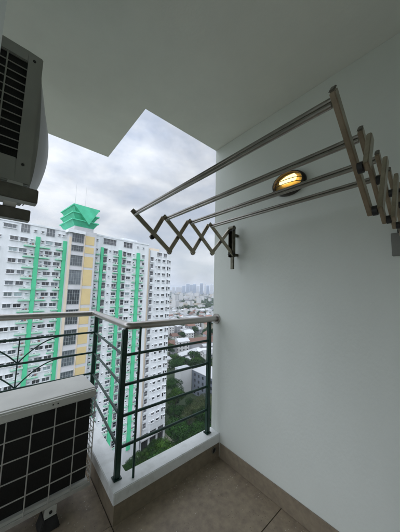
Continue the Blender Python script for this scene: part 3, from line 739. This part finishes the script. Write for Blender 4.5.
for i, (x, y, l, rz, nm) in enumerate(((128,163,30,12,'nearest'),(150,158,26,-20,'middle'),(118,148,22,8,'leftmost'),(165,170,24,-15,'farthest'))):
    o = empty('warehouse', '%s of the long sheds with white sheet roofs just beyond the park' % nm, 'building', (x, y, GZ), R(rz), 'white-roofed sheds beyond the park')
    MB().box((-l/2,-4,0),(l/2,4,5)).build('wall', m_hw[2], o)
    MB().add([(-l/2-.4,-4.5,5),(l/2+.4,-4.5,5),(l/2+.4,4.5,5),(-l/2-.4,4.5,5),(-l/2-.4,0,6.6),(l/2+.4,0,6.6)], [(0,1,5,4),(2,3,4,5),(0,4,3),(1,2,5),(0,3,2,1)]).build('roof', m_hr[0], o)
o = empty('building', 'pale mid-rise block with rows of windows rising among the low houses', 'building', (212, 262, GZ), R(-10))
MB().box((-9,-7,0),(9,7,20)).build('wall', m_hw[0], o); MB().box((-9.3,-7.3,20.001),(9.3,7.3,20.6)).build('roof', m_hr[1], o)
for k in range(6):
    for i in range(6): MB().box((-7.8+2.7*i,-7.06,1.4+3.1*k),(-6.3+2.7*i,-7.002,2.9+3.1*k)).build('window', m_gd, o)
blocked = [(83,114,12),(94,99,15),(152,190,24),(128,163,14),(150,158,13),(118,148,12),(165,170,12),(212,262,14)]
placed = []
def wedge(x, y, lo=.50, hi=1.12): return lo < x/y < hi
c = 15.5; rot_ = R(-12); nh = nt_ = 0
cells = []
for i in range(-60, 80):
    for j in range(0, 80):
        gx, gy = i*c, j*c
        x = gx*math.cos(rot_)-gy*math.sin(rot_)+random.uniform(-2.5,2.5); y = gx*math.sin(rot_)+gy*math.cos(rot_)+random.uniform(-2.5,2.5)
        rr = math.hypot(x, y)
        if y <= 0 or not wedge(x, y) or rr < 178 or rr > 640: continue
        if any(math.hypot(x-a, y-b) < q for a, b, q in blocked): continue
        cells.append((rr, x, y))
cells.sort()
from mathutils import noise as mnoise
streets = {}
stuff_cells = []
for rr, x, y in cells:
    g_ = mnoise.noise(Vector((x/70, y/70, 3.1)))
    if g_ > .08 and random.random() < .85 or random.random() < .16:
        if nt_ < 240:
            nt_ += 1
            for _ in range(1 if rr > 350 else 2):
                put_tree(x+random.uniform(-4,4), y+random.uniform(-4,4), random.choice([3,1,0]) if rr < 300 else 5, random.uniform(.75,1.15) if rr < 300 else random.uniform(1.0,1.5), 'small dark tree between city houses, %s %s' % ('behind park' if rr < 250 else ('midway to skyline' if rr < 400 else 'far below skyline'), 'beside the apartment block' if inframe(x,y,GZ)[0] < 186 else ('in mid gap' if inframe(x,y,GZ)[0] < 200 else 'beside the balcony wall')), 'trees among the city houses')
        continue
    if nh >= 285: stuff_cells.append((x, y)); continue
    nh += 1
    w_, d2 = random.uniform(8, 13), random.uniform(7, 10.5); h = random.choice([3.4, 6.2, 6.4, 9.2, 9.2, 12])
    wi = random.choices([0,1,2],[6,2,2])[0]; ri = random.choices([0,1,2,3],[3.5,4,2,.7])[0]
    flat = random.random() < .45 and ri < 2
    size_w = 'low' if h < 5 else ('two-storey' if h < 7 else 'tall')
    house(x, y, w_, d2, h, rot_+random.choice([0, math.pi/2])+random.uniform(-.12,.12), wi, ri, flat,
          '%s %s house, %s %s roof, %s %s' % (size_w, WN[wi], 'flat' if flat else 'pitched', RN[ri], 'behind park' if rr < 250 else ('midway to skyline' if rr < 400 else 'far below skyline'), 'beside the apartment block' if inframe(x,y,GZ)[0] < 186 else ('in mid gap' if inframe(x,y,GZ)[0] < 200 else 'beside the balcony wall')), 'houses of the city beyond the park', rr < 330)
# road strips between blocks
def road(pts, w_, name='road'):
    vs, fs = [], []
    for i, p in enumerate(pts):
        a = Vector(pts[max(0,i-1)]); b2 = Vector(pts[min(len(pts)-1,i+1)]); dd = (b2-a).normalized(); n_ = Vector((-dd.y, dd.x))
        vs += [(p[0]+n_.x*w_/2, p[1]+n_.y*w_/2, GZ+.02), (p[0]-n_.x*w_/2, p[1]-n_.y*w_/2, GZ+.02)]
    for i in range(len(pts)-1): fs.append((2*i, 2*i+1, 2*i+3, 2*i+2))
    tag(MB().add(vs, fs).build(name, m_road), 'grey street running between the city blocks', None, None, 'structure')
road([(110,178),(150,171),(200,150),(320,110)], 8)
# distant city, one mass
mats_c = m_hw+m_hr
dcity = MB()
def cbox(x, y, w_, d2, h, rz, wi, ri):
    cs, sn = math.cos(rz), math.sin(rz)
    q = [(x+cs*a-sn*b, y+sn*a+cs*b) for a, b in ((-w_/2,-d2/2),(w_/2,-d2/2),(w_/2,d2/2),(-w_/2,d2/2))]
    vs = [(a, b, GZ) for a, b in q]+[(a, b, GZ+h) for a, b in q]
    dcity.add(vs, [(0,1,5,4),(1,2,6,5),(2,3,7,6),(3,0,4,7)], wi); dcity.add(vs[4:], [(0,1,2,3)], 3+ri)
for (x, y) in stuff_cells: cbox(x, y, random.uniform(9,15), random.uniform(8,12), random.choice([4,6,7,9,12]), rot_, random.choice([0,0,1,2]), random.choice([0,0,1,1,2,3]))
tclump = []
rr = 645
while rr < 5200:
    step = 19 if rr < 1500 else 34 if rr < 2800 else 60
    nseg = int(rr*.42/step)
    for k in range(nseg):
        th_ = math.atan(.42)+.52*(k+random.random())/nseg*1.0
        q = rr+random.uniform(-step*.4, step*.4); x, y = q*math.sin(th_), q*math.cos(th_)
        g_ = mnoise.noise(Vector((x/130, y/130, 9.3)))
        if g_ > .02 and random.random() < .85 or random.random() < .1: tclump.append((x, y, step)); continue
        h = random.choice([4,6,6,9,9,12,15]) if random.random() < .93 else random.uniform(18, 38)
        cbox(x, y, step*random.uniform(.5,.9), step*random.uniform(.5,.85), h, rot_+random.choice([0,.5,1.1]), random.choice([0,0,0,1,2]), random.choice([0,0,0,1,1,2,3]))
    rr += step
tag(dcity.build('distant_city', mats_c), 'mass of pale low city blocks stretching to the horizon', 'city', None, 'stuff')
ft = MB(); rnd = random.Random(5)
for (x, y, s_) in tclump:
    for _ in range(46 if math.hypot(x, y) < 1600 else 22):
        r_x, r_y, r_z = rnd.uniform(-1,1)*s_*.55, rnd.uniform(-1,1)*s_*.55, rnd.uniform(2, 11)
        q = Vector((x+r_x, y+r_y, GZ+r_z)); z_ = 2.2*s_/19
        n_ = Vector((rnd.gauss(0,1), rnd.gauss(0,1), abs(rnd.gauss(0,1))+.3)).normalized(); a = n_.orthogonal().normalized(); b2 = n_.cross(a)
        ft.add([q-a*z_, q-b2*z_, q+a*z_, q+b2*z_], [(0,1,2,3)])
tag(ft.build('distant_trees', m_l2), 'patches of dark trees scattered through the far city', 'trees', None, 'stuff')
# skyline towers
m_tw = [mat('tower_wall_blue', (.22,.28,.38,1), .5, objvar=.15), mat('tower_wall_pale', (.55,.57,.60,1), .7, objvar=.1)]
def tower(px, top_y, wpx, D, mi, label):
    # direction of the tower from the balcony, then its real place and size at distance D
    v = cr*((px-200)/221.36)+cd; az = math.atan2(v.x, v.y); x, y = D*math.sin(az), D*math.cos(az)
    hz_ = 289.5+(px-200)*.0245
    h = (hz_-top_y)/221.36*D*.93+CAMZ-GZ; w_ = wpx/221.36*D*.9
    o = empty('tower_block', label, 'building', (x, y, GZ), -az)
    MB().box((-w_/2, -w_*.3, 0), (w_/2, w_*.3, h)).build('wall', m_tw[mi], o)
    MB().box((-w_*.2, -w_*.15, h), (w_*.2, w_*.15, h*1.03)).build('roof_plant', m_tw[1-mi], o)
    st = MB()
    for k in range(1, int(h//7)): st.box((-w_*.46, -w_*.3-.4, k*7), (w_*.46, -w_*.3-.01, k*7+3))
    b_ = st.build('window_band', m_gm, o); b_['kind'] = 'stuff'
tw = [(174.5,286.5,3,2600,1,'pale skyline tower at the left of the far skyline, next to the apartment block'),
      (180,287.0,7,3000,1,'wide pale low tower left of the blue skyline cluster'),
      (184.5,285.6,3.4,2800,0,'low blue tower at the left end of the blue skyline cluster'),
      (188.5,283.6,3.8,2500,0,'leftmost tall tower of the blue skyline cluster'),
      (191.9,284.6,3.4,2700,0,'second tall tower from the left in the blue skyline cluster'),
      (195.2,283.9,3.5,2400,0,'third tall tower from the left in the blue skyline cluster'),
      (198.4,285.2,3.4,2800,1,'pale tower in the middle of the blue skyline cluster'),
      (202.0,283.0,3.6,2500,0,'rightmost and tallest tower of the blue skyline cluster'),
      (205.6,282.8,1.6,2300,1,'slim white tower right of the blue skyline cluster'),
      (208.2,285.2,3.0,2600,0,'short blue tower just left of the balcony side wall on the skyline'),
      (212,284.3,3.4,2500,1,'pale skyline tower at the edge of the balcony side wall')]
for a in tw: tower(*a)

# ------------------------------------------------------------------ haze
hm = bpy.data.materials.new('haze'); hm.use_nodes = True; ht = hm.node_tree; ht.nodes.clear()
pv = N(ht, 'ShaderNodeVolumePrincipled'); pv.inputs['Density'].default_value = .00023; pv.inputs['Color'].default_value = (.80, .88, 1, 1); pv.inputs['Anisotropy'].default_value = .2
ho = N(ht, 'ShaderNodeOutputMaterial'); ht.links.new(pv.outputs[0], ho.inputs['Volume'])
hz = MB().box((-2500, -2500, GZ-1), (6200, 6200, 75)).build('haze', hm)
tag(hz, 'thin blue-white haze over the city', None, None, 'stuff')
